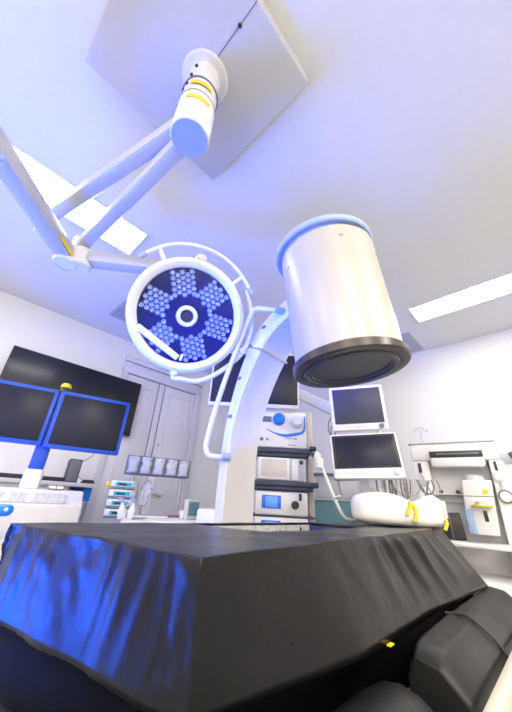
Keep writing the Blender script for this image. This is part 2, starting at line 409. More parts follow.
# detector cylinder
AX = V((-.065, -.113, 1)).normalized(); DP = V((-.479, 1.002, 1.535))
Lc = .548; R_ = .207
dt = MB().lathe([(0, .02), (R_, .02), (R_, Lc - .006), (R_ - .006, Lc), (0, Lc)], DP - O, AX, 96, False).build('detector_housing', M['cream'], ca)
MB().lathe([(.150, -.012), (R_ + .008, -.012), (R_ + .014, -.006), (R_ + .014, .020), (R_ + .008, .026), (R_, .026), (R_, .02), (.15, .02)], DP - O, AX, 96, False).build('detector_rim', M['rim'], dt)
MB().lathe([(0, -.004), (.148, -.004), (.152, -.012), (.160, -.012), (.165, -.018), (.176, -.018), (.180, -.012), (.19, -.012), (.19, .02), (0, .02)], DP - O, AX, 96, False).build('detector_face', M['face'], dt)
MB().lathe([(R_ - .012, Lc - .004), (R_ - .012, Lc + .016), (R_ + .010, Lc + .010), (R_ + .016, Lc + .016), (R_ + .016, Lc + .034), (R_ + .008, Lc + .044), (.05, Lc + .055), (0, Lc + .055)], DP - O + V((-.008, -.006, 0)), AX, 96, False).build('detector_top_cap', M['bluecap'], dt)  # pale blue paints the blue light falling on this cap into its colour
q = V((0, 0, 1)).rotation_difference(AX)
for ang, hh in ((-45, Lc - .06), (-118, Lc - .09), (-170, Lc - .12), (12, Lc - .06)):
    a = math.radians(ang); d = q @ V((math.cos(a), math.sin(a), 0)); pp = DP - O + AX * hh + d * (R_ - .003); MB().cyl(pp, pp + d * .008, .009, n=16, bev=.002).build('housing_screw', M['steel'], dt)
# bracket joining arc and housing
MB().box(V((-.86, 1.06, 1.93)) - O, V((-.52, 1.22, 2.09)) - O, .02).build('detector_bracket', M['white'], ca)
# curved grab rail
rl = MB(); rl.tube([V((x, y, z)) - O for x, y, z in ((-.86, 1.03, 1.985), (-.87, .99, 1.975), (-.93, .95, 1.99), (-.985, .95, 2.005), (-1.02, .95, 1.96), (-1.09, .95, 1.83), (-1.165, .95, 1.66), (-1.225, .95, 1.50), (-1.265, .95, 1.36), (-1.275, .95, 1.28), (-1.25, .965, 1.24), (-1.20, 1.03, 1.24))], .0135, n=16)
rl.build('grab_rail', M['white'], ca)
for qa, qb in (((-.865, .985, 1.98), (-.84, 1.04, 1.975)), ((-1.205, 1.0, 1.24), (-1.19, 1.045, 1.24))): MB().cyl(V(qa) - O, V(qb) - O, .02, bev=.004).build('rail_socket', M['bluecap'], ca)
# carriage behind the table and tube head under it
bs = MB(); bs.box((-.62, -.17, .14), (-.02 + .09, .17, .80), .03).box((-.50, -.16, .80), (-.12, .16, .925), .025)
bs.build('carriage', M['white'], ca)
MB().box((-.05, -.11, .86), (.10, .11, 1.0), .015).build('arc_guide', M['white'], ca)
MB().lathe([(0, 0), (.13, 0), (.14, .02), (.13, .16), (.10, .20), (0, .20)], V((-.60, 1.12, .24)) - O, (0, 0, 1), 40, False).build('tube_head', M['white'], ca)
for x in (-.55, 0.0):
    for y in (-.13, .13):
        w = MB(); w.cyl((x, y - .02, .06), (x, y + .02, .06), .06, bev=.008).box((x - .02, y - .03, .06), (x + .02, y + .03, .15), .006); w.build('caster', M['grey'], ca)
pn = MB(); pn.box((-.36, .02, .925), (-.32, .115, 1.035), .008); pn = pn.build('control_panel', M['lgrey'], ca)
MB().box((-.322, .03, .945), (-.317, .105, 1.022), .002).build('panel_display', M['teal'], pn)

# ------------------------------------------------------------------ operating table, mattress, side pads
tb = thing('operating_table', 'operating table frame with pale side rail under the black mattress', 'operating table', (-.8, 1.1, 0))
MB().box((-.36, -.80, .56), (.30, .85, .60), .01).build('table_top', M['dark'], tb)
MB().lathe([(.16, .10), (.16, .40), (.13, .42), (.13, .565)], (0, .46, 0), n=40).build('pedestal', M['steel'], tb)
MB().box((-.26, -.55, 0), (.26, .55, .11), .03).build('base', M['lgrey'], tb)
MB().box((.24, -.75, .455), (.585, 1.1, .495), .01).build('side_platform', M['dark'], tb)
r_ = MB(); r_.box((.557, -.85, .655), (.585, 1.15, .69), .006)
for y in (-.6, 0.3, 1.0): r_.box((.562, y, .49), (.580, y + .03, .66), .004)
r_ = r_.build('side_rail', M['ivory'], tb); r_['label'] = 'ivory side rail'

def mattress():
    bm = bmesh.new()
    NX = [0, .08, .62, 1]; NY = [0, .33, .77, 1]           # hole cell is [1,1]
    cor = {(0, 0): V((-1.21, .225)), (1, 0): V((-.505, .395)), (0, 1): V((-1.08, 1.95)), (1, 1): V((-.505, 1.90))}
    def top(u, v):
        p = cor[0, 0] * (1 - u) * (1 - v) + cor[1, 0] * u * (1 - v) + cor[0, 1] * (1 - u) * v + cor[1, 1] * u * v
        z = .952 + .022 * v * u
        return V((p.x, p.y, z))
    KX = [10, 22, 26]; KY = [26, 40, 26]
    us = []; vs = []
    for i in range(3): us += [NX[i] + (NX[i + 1] - NX[i]) * k / KX[i] for k in range(KX[i])]
    us.append(1.0)
    for i in range(3): vs += [NY[i] + (NY[i + 1] - NY[i]) * k / KY[i] for k in range(KY[i])]
    vs.append(1.0)
    hx0, hx1, hy0, hy1 = KX[0], KX[0] + KX[1], KY[0], KY[0] + KY[1]
    nu, nv = len(us), len(vs); NZ = 16; Hm = .21
    def bottom_xy(u, v):
        p = top(u, v); fl = max(0, (u - .6) / .4)
        fl *= min(1, .12 + v * 3)
        return V((p.x + (.075 + .055 * max(0, v - .6) / .4) * fl, p.y + .10 * max(0, v - .5) * 2 * fl, .742))
    tg = {}; bg = {}
    inhole = lambda i, j: hx0 < i < hx1 and hy0 < j < hy1
    for i in range(nu):
        for j in range(nv):
            if inhole(i, j): continue
            tg[i, j] = bm.verts.new(top(us[i], vs[j])); bg[i, j] = bm.verts.new(bottom_xy(us[i], vs[j]))
    for i in range(nu - 1):
        for j in range(nv - 1):
            if hx0 <= i < hx1 and hy0 <= j < hy1: continue
            bm.faces.new((tg[i, j], tg[i + 1, j], tg[i + 1, j + 1], tg[i, j + 1]))
            bm.faces.new((bg[i, j], bg[i, j + 1], bg[i + 1, j + 1], bg[i + 1, j]))
    side = set()
    def wall(loop):
        cols = []
        for (i, j) in loop:
            a, b = tg[i, j].co, bg[i, j].co
            c_ = [tg[i, j]] + [bm.verts.new(a.lerp(b, k / NZ)) for k in range(1, NZ)] + [bg[i, j]]
            cols.append(c_)
        n = len(cols)
        for k in range(n):
            A, B = cols[k], cols[(k + 1) % n]
            for z in range(NZ): bm.faces.new((A[z], A[z + 1], B[z + 1], B[z]))
        return cols
    lo = [(i, 0) for i in range(nu - 1)] + [(nu - 1, j) for j in range(nv - 1)] + [(i, nv - 1) for i in range(nu - 1, 0, -1)] + [(0, j) for j in range(nv - 1, 0, -1)]
    li = [(i, hy0) for i in range(hx0, hx1)] + [(hx1, j) for j in range(hy0, hy1)] + [(i, hy1) for i in range(hx1, hx0, -1)] + [(hx0, j) for j in range(hy1, hy0, -1)]
    wall(lo); wall(li)
    bmesh.ops.recalc_face_normals(bm, faces=bm.faces)
    bm.normal_update()
    bw = bm.edges.layers.float.new('bevel_weight_edge')
    rim = {tg[q] for q in lo} | {tg[q] for q in li}
    crn = [tg[q].co.xy.copy() for q in ((0, 0), (nu - 1, 0), (nu - 1, nv - 1), (0, nv - 1))] 
    for e in bm.edges:
        if len(e.link_faces) == 2 and e.calc_face_angle() > .8 and (e.verts[0] in rim and e.verts[1] in rim or abs(e.verts[0].co.z - e.verts[1].co.z) > .006): e[bw] = 1.0
    off = {}
    def fold(t): # rounded ridge profile
        t = t % 1.0
        return math.exp(-((t - .5) / .16) ** 2)
    for v in bm.verts:
        p = v.co; n = v.normal.copy(); d = 0
        dz = .955 - p.z
        edge = math.exp(-(dz / .05) ** 2) if dz > 0 else 1
        # near end: falling folds, strongest below the top edge on the left
        if n.y < -.5 and p.y < .45 and dz > .004:
            s = (p.x + 1.21) / .70
            ss = s + .35 * dz
            amp = .012 * max(0, 1 - s * 1.05) ** .6 * min(1, dz / .015) * math.exp(-max(0, dz - .07) / .10)
            d += amp * (fold(ss * 11 + 1.3 * noise.noise(V((ss * 9, 0, 3)))) - .3)
            d += .010 * noise.noise(V((p.x * 7, p.z * 5, 1)))
            if s > .9: d += .004 * noise.noise(V((p.x * 40, p.z * 30, 7)))
        # long side: slanted folds about the middle, gathered at the top
        if n.x > .4 and dz > .004:
            y = p.y + dz * -.55
            w = math.exp(-((p.y - 1.30 - dz * 1.1) / .30) ** 2)
            d += .021 * w * (fold(y * 7.2 + .6 * noise.noise(V((y * 5, dz * 4, 5)))) - .3) * min(1, dz / .02) * max(0, 1 - dz / .20) ** .5
            d += .005 * noise.noise(V((p.y * 6, p.z * 7, 9)))
        if n.z > .5:
            d += .0035 * noise.noise(V((p.x * 7, p.y * 7, 2)))
            d -= .004 * max(0, 1 - abs(p.y - 1.2) / .12) * max(0, (p.x + .62) / .12)
        off[v] = n * d
    for v, o in off.items(): v.co += o
    me = bpy.data.meshes.new('table_mattress'); bm.to_mesh(me); bm.free(); me.materials.append(M['leather'])
    for p in me.polygons: p.use_smooth = True
    o = bpy.data.objects.new('table_mattress', me); COL.objects.link(o)
    bv = o.modifiers.new('round', 'BEVEL'); bv.width = .014; bv.segments = 4; bv.limit_method = 'WEIGHT'
    return o
mt = tag(mattress(), 'thick black vinyl operating table mattress with an opening, filling the foreground', 'mattress')
def hole_xy(u, v):
    a, b, c_, d_ = V((-1.21, .225)), V((-.505, .395)), V((-1.08, 1.95)), V((-.505, 1.90))
    return a * (1 - u) * (1 - v) + b * u * (1 - v) + c_ * (1 - u) * v + d_ * u * v
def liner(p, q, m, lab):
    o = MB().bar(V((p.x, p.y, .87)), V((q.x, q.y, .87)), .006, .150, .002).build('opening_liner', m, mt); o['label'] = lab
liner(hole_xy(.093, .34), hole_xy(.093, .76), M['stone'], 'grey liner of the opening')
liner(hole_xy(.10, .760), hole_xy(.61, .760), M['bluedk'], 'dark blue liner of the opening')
yt = MB().box((-.430, .955, .7375), (-.420, .98, .740)).build('sewn_tag', M['yellow'], mt); yt['label'] = 'small yellow tag'

up = MB(); up.prism([(-1.19, .262), (-.53, .415), (-.53, 1.0), (-.43, 1.15), (-.43, 1.97), (-1.08, 1.93)], 'z', .601, .738, .03)
tag(up.build('under_pad', M['leather3']), 'flat black lower pad between the table frame and the thick mattress', 'pad')
def pad(name, prof, y0, y1, label, wob=0):
    bm = MB(); t = bm.bm; N = 26; rows = []
    for k in range(N + 1):
        u = k / N; y = y0 + (y1 - y0) * u
        e = min(u, 1 - u) * N / 3.0; s = 1 if e >= 1 else (.90 + .10 * math.sqrt(max(0, 1 - (1 - e) ** 2)))
        cx = sum(p[0] for p in prof) / len(prof); cz = min(p[1] for p in prof)
        rows.append([t.verts.new(V((cx + (p[0] - cx) * s + .003 * noise.noise(V((y * 8, p[1] * 9, p[0] * 9))), y, cz + (p[1] - cz) * s + .003 * noise.noise(V((y * 7, p[0] * 9, 4)))))) for p in prof])
    n = len(prof)
    for a, b in zip(rows, rows[1:]):
        for i in range(n): t.faces.new((a[i], a[(i + 1) % n], b[(i + 1) % n], b[i]))
    t.faces.new(rows[0]); t.faces.new(rows[-1][::-1]); bmesh.ops.recalc_face_normals(t, faces=t.faces)
    o = bm.build(name, M['leather2'], None, True, 40)
    bv = o.modifiers.new('round', 'BEVEL'); bv.width = .012; bv.segments = 3; bv.limit_method = 'ANGLE'; bv.angle_limit = math.radians(30)
    return tag(o, label, 'pad', 'black side pads along the operating table')
pa = pad('side_pad', [(-.425, .497), (-.262, .497), (-.255, .60), (-.272, .675), (-.335, .728), (-.40, .738), (-.412, .70), (-.425, .69)], 1.03, 2.15, 'faceted black side pad with a strap, right of the mattress')
s_ = MB(); y = 1.42
s_.tube([(-.412, y - .01, .735), (-.37, y, .739), (-.335, y, .733), (-.272, y, .682), (-.253, y - .01, .61), (-.250, y - .02, .52)], .0045, sub=4)
s_.build('strap', M['dark'], pa)
prof = [(-.525, .497), (-.28, .497)] + [(-.402 + .122 * math.cos(a), .56 + .125 * math.sin(a)) for a in [math.radians(x) for x in range(-10, 191, 20)]]
pad('side_pad', prof, .36, .97, 'rounded black side pad nearest the camera, low at the bottom edge')

# ------------------------------------------------------------------ mobile twin-monitor cart (left)
mc = thing('monitor_cart', 'white mobile cart with two blue-framed monitors and a keyboard, at far left', 'monitor cart', (-1.91, .41, 0), 75)
def screen_panel(parent, name, u0, u1, z0, z1, bez, fm, sm, depth=.05, y=0.0, bot=None):
    bot = bez if bot is None else bot
    o = MB().box((u0, y, z0), (u1, y + depth, z1), .006).build(name, fm, parent)
    MB().box((u0 + bez, y - .003, z0 + bot), (u1 - bez, y + .004, z1 - bez), .0015).build('screen', sm, o)
    return o
mA = screen_panel(mc, 'monitor', -.42, -.047, 1.25, 1.553, .019, M['bluef'], M['screen'])
mB_ = screen_panel(mc, 'monitor', -.037, .338, 1.243, 1.556, .019, M['bluef'], M['screen'])
MB().bar((-.30, .075, 1.40), (.22, .075, 1.40), .04, .08, .008).build('monitor_bracket', M['bluef'], mc)
ms = MB().bar((-.036, .075, 1.13), (-.036, .075, 1.40), .07, .055, .015, up=(0, 1, 0)).build('mast_collar', M['bluef'], mc)
MB().bar((-.036, .075, .99), (-.036, .075, 1.14), .085, .075, .018, up=(0, 1, 0)).build('mast', M['white'], mc)
bc = MB(); bc.lathe([(0, 0), (.026, 0), (.024, .025), (0, .025)], (-.026, .03, 1.554), close=False); bc = bc.build('beacon_base', M['dark'], mc)
MB().lathe([(0, .024), (.028, .024), (.028, .036), (.020, .050), (0, .054)], (-.026, .03, 1.554), close=False).build('beacon_lens', M['yellow'], bc)
BD = -.20
b_ = MB(); b_.prism([(BD, .40), (BD, .985), (BD + .14, 1.025), (BD + .15, 1.045), (BD + .44, 1.045), (BD + .44, .40)], 'x', -.45, .215, .012)
b_.box((-.45, BD - .02, .12), (.215, BD + .46, .42), .03)
bd = b_.build('cart_body', M['cartm'], mc)
kb = MB(); km = Matrix.Translation((0, BD, .9865)) @ Matrix.Rotation(math.atan2(.040, .14), 4, 'X')
kb.box((-.42, .01, 0), (.13, .125, .006), .002, km)
kb = kb.build('keyboard', M['plastic'], mc)
for c0, c1 in ((0, 14), (15, 18), (19, 25)):
    k_ = MB(); k_.box((-.416 + c0 * .0222, .010, .0055), (-.416 + c1 * .0222, .120, .0065), .0, km)
    for r in range(5):
        for c2 in range(c0, c1):
            u = -.412 + c2 * .0222; k_.box((u, .014 + r * .022, .006), (u + .0145, .0275 + r * .022, .009), .0012, km)
    k_.build('key_block', M['lgrey'], kb)
dp = MB().box((.05, BD + .152, 1.046), (.12, BD + .20, 1.066), .003).build('display', M['gap'], mc)
d2 = MB(); d2.box((.054, BD + .150, 1.050), (.083, BD + .154, 1.062)).box((.087, BD + .150, 1.050), (.116, BD + .154, 1.062)); d2.build('display_digits', M['plastic'], dp)
for x in (-.38, .10):
    for y in (-.17, .18): MB().cyl((x - .02, y, .06), (x + .02, y, .06), .06, bev=.008).build('caster', M['grey'], mc)
hg = MB(); hg.tube([(-.40, -.30, .93), (-.33, -.345, .950), (-.20, -.362, .962), (-.05, -.362, .966)], .021).sphere((-.05, -.362, .966), .021); hg = hg.build('push_grip', M['bluebright'], mc); hg['label'] = 'blue push grip'
MB().cyl((-.052, -.380, .970), (-.052, -.3845, .970), .006, n=12).build('grip_screw', M['plastic'], hg)
MB().cyl((-.39, -.30, .925), (-.39, -.19, .925), .018).build('grip_mount', M['white'], mc)

# ------------------------------------------------------------------ television on the left wall
tv = thing('television', 'large black television on the left wall behind the blue-framed monitors', 'television', (XW, .83, 1.63), 90)
MB().box((-.665, .0, 0), (.685, .045, .655), .004).build('casing', M['dark'], tv)
MB().box((-.653, -.003, .014), (.673, .003, .645), .001).build('screen', M['tvscreen'], tv)
MB().box((-.2, .044, .2), (.2, .09, .45), .004).build('wall_bracket', M['dark'], tv)
tv.location = (XW + .091, .83, 1.65)

# wall counter and what stands on it
wc = thing('wall_counter', 'pale wall counter with a white cabinet under the big television', 'counter', (XW + .003, .55, 0), 90)
MB().box((-1.0, -.42, 1.075), (.62, 0, 1.11), .006).build('worktop', M['white'], wc)
for u0, u1 in ((-1.0, -.20), (-.19, .40)): MB().box((u0, -.38, .10), (u1, 0, 1.074), .005).build('cabinet_body', M['plastic'], wc)
b_ = MB().box((.53, -.36, .96), (.61, -.01, 1.074), .004).build('side_panel', M['bluebright'], wc); b_['label'] = 'blue end panel'
MB().box((-.98, -.36, 0), (.60, -.03, .10)).build('plinth', M['grey'], wc)
sp = thing('loudspeaker', 'small black box loudspeaker standing upright on the wall counter', 'loudspeaker', (-3.30, .955, 1.1105), 80)
MB().box((-.055, -.05, 0), (.05, .11, .20), .005).build('cabinet', M['dark'], sp)
MB().box((-.047, -.053, .008), (.042, -.048, .192), .002).build('grille', M['grey'], sp)
kbx = MB(); kbx.box((-.44, -.06, 0), (.28, .06, .035), .006)
kbx = kbx.build('soundbar', M['dark']); kbx.location = (-3.33, .62, 1.1105); kbx.rotation_euler = (0, 0, PI / 2); tag(kbx, 'long flat black bar lying on the wall counter behind the cart mast', 'soundbar')
cb = MB()
for k in range(4): cb.tube([(.035 * math.cos(a) * (1 - .1 * k), .06 * math.sin(a) * (1 - .08 * k), .006 + .007 * k) for a in [i * PI / 6 for i in range(12)]], .004, sub=2, closed=True)
cb.tube([(0, -.06, .03), (-.02, -.12, .08), (-.03, -.11, .16), (-.05, -.02, .24), (-.06, .02, .30)], .003)
cb = cb.build('cable', M['dark']); cb.location = (-3.27, 1.10, 1.1105); tag(cb, 'coiled black cable on the wall counter right of the loudspeaker', 'cable')

# ------------------------------------------------------------------ infusion pumps on their rack, with bins next to them
pr_ = thing('pump_rack', 'slim grey pole rack holding the four stacked infusion pumps', 'rack', (-2.575, 1.15, 0), 66)
MB().cyl((.055, .09, 0), (.055, .09, 1.17), .014).build('pole', M['steel'], pr_)
m = MB()
for k in range(4): z = .875 + .068 * k; m.box((-.10, -.02, z - .006), (.09, .09, z - .001), .001)
m.build('shelf', M['grey'], pr_)
m = MB()
for k in range(5):
    a = 2 * PI * k / 5; m.bar((.055, .09, .05), (.055 + .25 * math.cos(a), .09 + .25 * math.sin(a), .04), .03, .025, .005); m.cyl((.055 + .25 * math.cos(a), .09 + .25 * math.sin(a) - .012, .025), (.055 + .25 * math.cos(a), .09 + .25 * math.sin(a) + .012, .025), .025)
m.build('star_base', M['steel'], pr_)
def pump():
    t = thing('infusion_pump', '', 'infusion pump', (0, 0, 0), 66, 'stacked infusion pumps')
    MB().box((-.10, -.03, 0), (.08, .08, .058), .006).build('body', M['plastic'], t)
    MB().box((-.065, -.033, .018), (.055, -.029, .046), .001).build('display', M['tealscr'], t)
    MB().box((-.045, -.0345, .024), (.02, -.0325, .038)).build('readout', M['dark'], t)
    MB().box((-.10, -.034, .004), (.08, -.028, .012), .001).build('lower_trim', M['grey'], t)
    m = MB()
    for k in range(3): m.cyl((.066, -.033, .016 + .013 * k), (.066, -.029, .016 + .013 * k), .004, n=10)
    m.build('buttons', M['bluebright'], t)
    return t
p0 = pump()
for k, nm in enumerate(('lowest of the four stacked teal-screen infusion pumps, just above the trolley', 'third from the top of the four stacked teal-screen infusion pumps', 'second from the top of the four stacked teal-screen infusion pumps', 'topmost of the four stacked teal-screen infusion pumps')):
    p = p0 if k == 0 else copy_tree(p0)
    p.location = (-2.575, 1.15, .875 + .068 * k); p['label'] = nm
yl = MB().box((-.013, -.003, .01), (.013, .003, .05), .001).build('yellow_tag', M['yellow']); yl.location = (-2.605, 1.03, 1.075); yl.rotation_euler = (0, 0, math.radians(66)); tag(yl, 'small yellow tag at the left edge of the infusion pumps', 'tag')

br = thing('storage_bin_rack', 'dark grey rack of five clear-front storage bins on two poles before the door', 'bin rack', (-2.45, 1.35, 0), 66)
MB().box((-.258, .0, 1.190), (.272, .12, 1.338), .004).build('rack_frame', M['grey'], br)
for k in range(5):
    u = -.247 + .1035 * k
    b_ = MB(); b_.prism([(-.022, 1.328), (-.004, 1.20), (.0, 1.20), (.0, 1.328)], 'x', u + .004, u + .089, .002); bb = b_.build('bin', M['bin'], br)
    MB().box((u + .016, -.0185, 1.205), (u + .076, -.004, 1.30), .004).build('bin_contents', M['lgrey'], bb)
for u in (-.12, .225):
    MB().cyl((u, .105, 0.02), (u, .105, 1.19), .009).build('pole', M['steel'], br)
    MB().box((u - .03, -.12, 0), (u + .03, .25, .03), .006).build('foot', M['grey'], br)

# white trolley with odds and ends in front of the door
tr = thing('instrument_trolley', 'low white trolley in front of the double door beyond the mattress', 'trolley', (-2.12, 1.38, 0), 62)
MB().box((-.36, -.12, .855), (.36, .16, .885), .006).build('tray_top', M['white'], tr)
MB().box((.02, -.10, .886), (.36, .14, .955), .02).build('raised_box', M['white'], tr)
for x in (-.33, .33):
    for y in (-.09, .13): MB().cyl((x, y, .0), (x, y, .857), .014).build('leg', M['steel'], tr)
MB().box((-.34, -.10, .30), (.34, .14, .32), .004).build('lower_shelf', M['white'], tr)
it = MB(); it.cyl((-.27, 0, .018), (-.05, 0, .018), .012, bev=.003); it.cyl((-.29, 0, .018), (-.27, 0, .018), .016, bev=.003); itb = it.build('instrument', M['steel']); itb.location = (-2.10, 1.36, .886); itb.rotation_euler = (0, 0, math.radians(62)); tag(itb, 'long steel instrument with a dark brown grip lying on the white trolley', 'instrument')
MB().cyl((-.05, 0, .018), (.03, 0, .018), .019, bev=.004).build('grip', M['brown'], itb)
pb = MB(); pb.sphere((0, 0, .09), .09, (.8, .5, 1.0))
for v in pb.bm.verts: v.co += V((1, 1, 1)) * .018 * noise.noise(v.co * 22) + V((.03, .02, .015)) * noise.noise(v.co * 40 + V((3, 3, 3)))
pb = pb.build('plastic_bag', M['film']); pb.location = (-2.53, 1.32, .95); pb.scale = (.9, .9, 1.15); tag(pb, 'crumpled clear plastic bag hanging below the storage bins', 'plastic bag')
lc = MB(); lc.tube([(-.045, 0, .03), (-.035, 0, .006), (0, 0, .0), (.03, 0, .006), (.045, 0, .02)], .009); lc.tube([(-.005, 0, .004), (0, -.005, .022)], .007)
lc = lc.build('wall_hook', M['lime']); lc.location = (XW + .05, 2.06, 1.03); lc.rotation_euler = (0, 0, PI / 2); tag(lc, 'lime yellow hook fixed low on the double door', 'hook')
for k, (dx, lab) in enumerate(((-.345, 'white plastic flask on the trolley, leaning left, below the pumps'), (-.285, 'white plastic flask on the trolley, right one of the pair below the pumps'))):
    jg = thing('plastic_flask', lab, 'flask', (0, 0, 0), 0, 'white flasks on the trolley')
    MB().lathe([(0, 0), (.026, 0), (.028, .01), (.028, .055), (.012, .085), (.012, .10), (0, .10)], close=False, n=24).build('bottle', M['plastic'], jg)
    m = MB(); m.tube([(0, 0, .10), (0, 0, .115), (-.012, 0, .128), (-.03, 0, .125)], .009); m.build('spout', M['bluecap'], jg)
    a = math.radians(62); jg.location = (-2.13 + dx * math.cos(a), 1.36 + dx * math.sin(a), .8855); jg.rotation_euler = (0, math.radians(-8 if k == 0 else 0), a)

# ------------------------------------------------------------------ endoscopy tower
TA = 43; TL = V((-1.51, 1.86, 0))
tw = thing('endoscopy_tower', 'pale equipment tower with dark shelves and a wide monitor behind the C-arm', 'equipment tower', TL, TA)
for u in (-.26, .225):
    m = MB(); m.box((u, .20, .12), (u + .05, .30, 1.78), .008); m.build('upright', M['beige'], tw)
for z, u0, u1 in ((1.395, -.235, .235), (1.155, -.25, .275), (.625, -.25, .25)):
    s = MB(); s.box((u0, .0, z), (u1, .40, z + .035), .006); s.box((u0 + .01, .02, z - .028), (u1 - .04, .36, z + .001), .004)
    s.build('shelf', M['navy'], tw)
MB().box((.215, -.02, 1.415), (.262, .03, 1.45), .008).build('shelf_knob', M['dark'], tw)
MB().box((-.30, .02, .10), (.28, .44, .20), .02).build('base', M['lgrey'], tw)
for x in (-.24, .22):
    for y in (.08, .38): MB().cyl((x - .015, y, .05), (x + .015, y, .05), .05, bev=.006).build('caster', M['dark'], tw)
tm = screen_panel(tw, 'monitor', -.625, .135, 1.745, 2.245, .012, M['white'], M['screen'], .05, -.01, .03)
MB().box((-.20, .04, 1.66), (.20, .28, 1.735), .01).build('monitor_mount', M['plastic'], tw)
def on_tower(name, label, cat, z, grp=None): return thing(name, label, cat, (TL.x, TL.y, z), TA, grp)
e1 = on_tower('endoscope_light_source', 'white endoscope light source with a big blue knob and swoosh, top device on tower', 'medical device', 1.4305)
bdy = MB().box((-.215, 0, 0), (.195, .36, .275), .012).build('body', M['plastic'], e1)
MB().lathe([(0, -.045), (.038, -.042), (.048, -.03), (.050, 0), (0, 0)], (-.030, 0, .222), (0, 1, 0), 32, False).build('blue_knob', M['bluebright'], e1)
MB().lathe([(0, -.05), (.03, -.05), (.04, -.035), (.052, -.02), (.052, 0), (0, 0)], (.118, 0, .205), (0, 1, 0), 32, False).build('scope_port', M['white'], e1)
MB().box((-.165, -.004, .198), (-.092, .002, .245), .002).build('display', M['grey'], e1)
m = MB(); sw = spl([(-.135, .145), (-.065, .112), (.016, .094), (.097, .106), (.160, .126), (.180, .18), (.177, .255)], 5); ww = [.002, .005, .012, .013, .010, .008, .006]
for k in range(len(sw) - 1):
    def pr2(q): x = q / (len(sw) - 1) * 6; i2 = min(5, int(x)); return ww[i2] + (ww[i2 + 1] - ww[i2]) * (x - i2)
    def nn(q): a, b = sw[max(q - 1, 0)], sw[min(q + 1, len(sw) - 1)]; d = V((b[0] - a[0], 0, b[1] - a[1])).normalized(); return V((-d.z, 0, d.x))
    A, B = V((sw[k][0], -.0015, sw[k][1])), V((sw[k + 1][0], -.0015, sw[k + 1][1]))
    m.bm.faces.new([m.bm.verts.new(q) for q in (A - nn(k) * pr2(k), B - nn(k + 1) * pr2(k + 1), B + nn(k + 1) * pr2(k + 1), A + nn(k) * pr2(k))])
m.build('blue_swoosh', M['bluebright'], e1)
m = MB()
for x in (-.20, -.165, -.12): m.cyl((x, -.004, .06), (x, .002, .06), .009 if x != -.165 else .014, n=16)
m.build('buttons', M['grey'], e1)
m = MB()
for x in (.02, .04, .06, .085, .10): m.box((x, -.002, .068), (x + .014, .001, .076))
for x in (.05, .07, .09): m.box((x, -.002, .018), (x + .01, .001, .028))
m.build('panel_lettering', M['grey'], e1)
e2 = on_tower('video_processor', 'beige-screened silver video processor on the middle shelf of the tower', 'medical device', 1.1905)
MB().box((-.195, 0, 0), (.175, .34, .165), .008).build('body', M['lgrey'], e2)
sc2 = MB(); sc2.box((-.18, -.012, .008), (.055, .003, .162), .004); sc2 = sc2.build('screen_bezel', M['plastic'], e2)
MB().box((-.16, -.015, .028), (.035, -.010, .150), .001).build('screen', M['beige'], sc2)
MB().box((.075, -.006, .01), (.125, .002, .155), .003).build('disc_slot', M['plastic'], e2)
MB().box((.135, -.004, .122), (.16, .002, .150), .002).build('power_switch', M['dark'], e2)
for k, (z, lab) in enumerate(((.962, 'blue-screened white device with round dark dial, upper of two below the tower shelf'), (.80, 'blue-screened white device half hidden by the mattress, lowest on the tower'))):
    e = on_tower('insufflator', lab, 'medical device', z, 'blue-screened devices on the tower')
    MB().box((-.19, 0, 0), (.19, .34, .15), .008).build('body', M['plastic'], e)
    sc_ = MB().box((-.145, -.005, .042), (-.005, .002, .128), .002).build('screen', M['bluescr'], e)
    MB().box((-.118, -.0065, .05), (-.03, -.0045, .120), .0005).build('screen_window', M['bluescr2'], sc_)
    if k == 0:
        MB().lathe([(0, -.014), (.012, -.014), (.016, -.010), (.026, -.010), (.029, 0), (0, 0)], (.098, 0, .07), (0, 1, 0), 32, False).build('dial', M['dark'], e)
        MB().box((.125, -.02, .10), (.145, .002, .148), .005).build('gas_nozzle', M['dark'], e)
    else:
        MB().lathe([(0, -.006), (.008, -.006), (.009, 0), (0, 0)], (.06, 0, .11), (0, 1, 0), 16, False).build('indicator', M['grey'], e)
MB().box((-.24, .0, .948), (.24, .36, .961), .003).build('shelf', M['navy'], tw)
MB().box((-.24, .0, .786), (.24, .36, .799), .003).build('shelf', M['navy'], tw)

# pendant arm slanting down behind the tower
pd = thing('pendant_arm', 'white slanting ceiling support arm between the tower and the stacked monitors', 'support arm', (-1.83, 2.40, 0))
q = V((-1.83, 2.40, 0))
MB().bar(V((-1.90, 2.36, 2.17)) - q, V((-1.16, 2.50, 1.72)) - q, .12, .10, .01).build('beam', M['white'], pd)
MB().cyl(V((-1.86, 2.37, 2.12)) - q, V((-1.86, 2.37, H)) - q, .05, bev=.004).build('drop_tube', M['white'], pd)

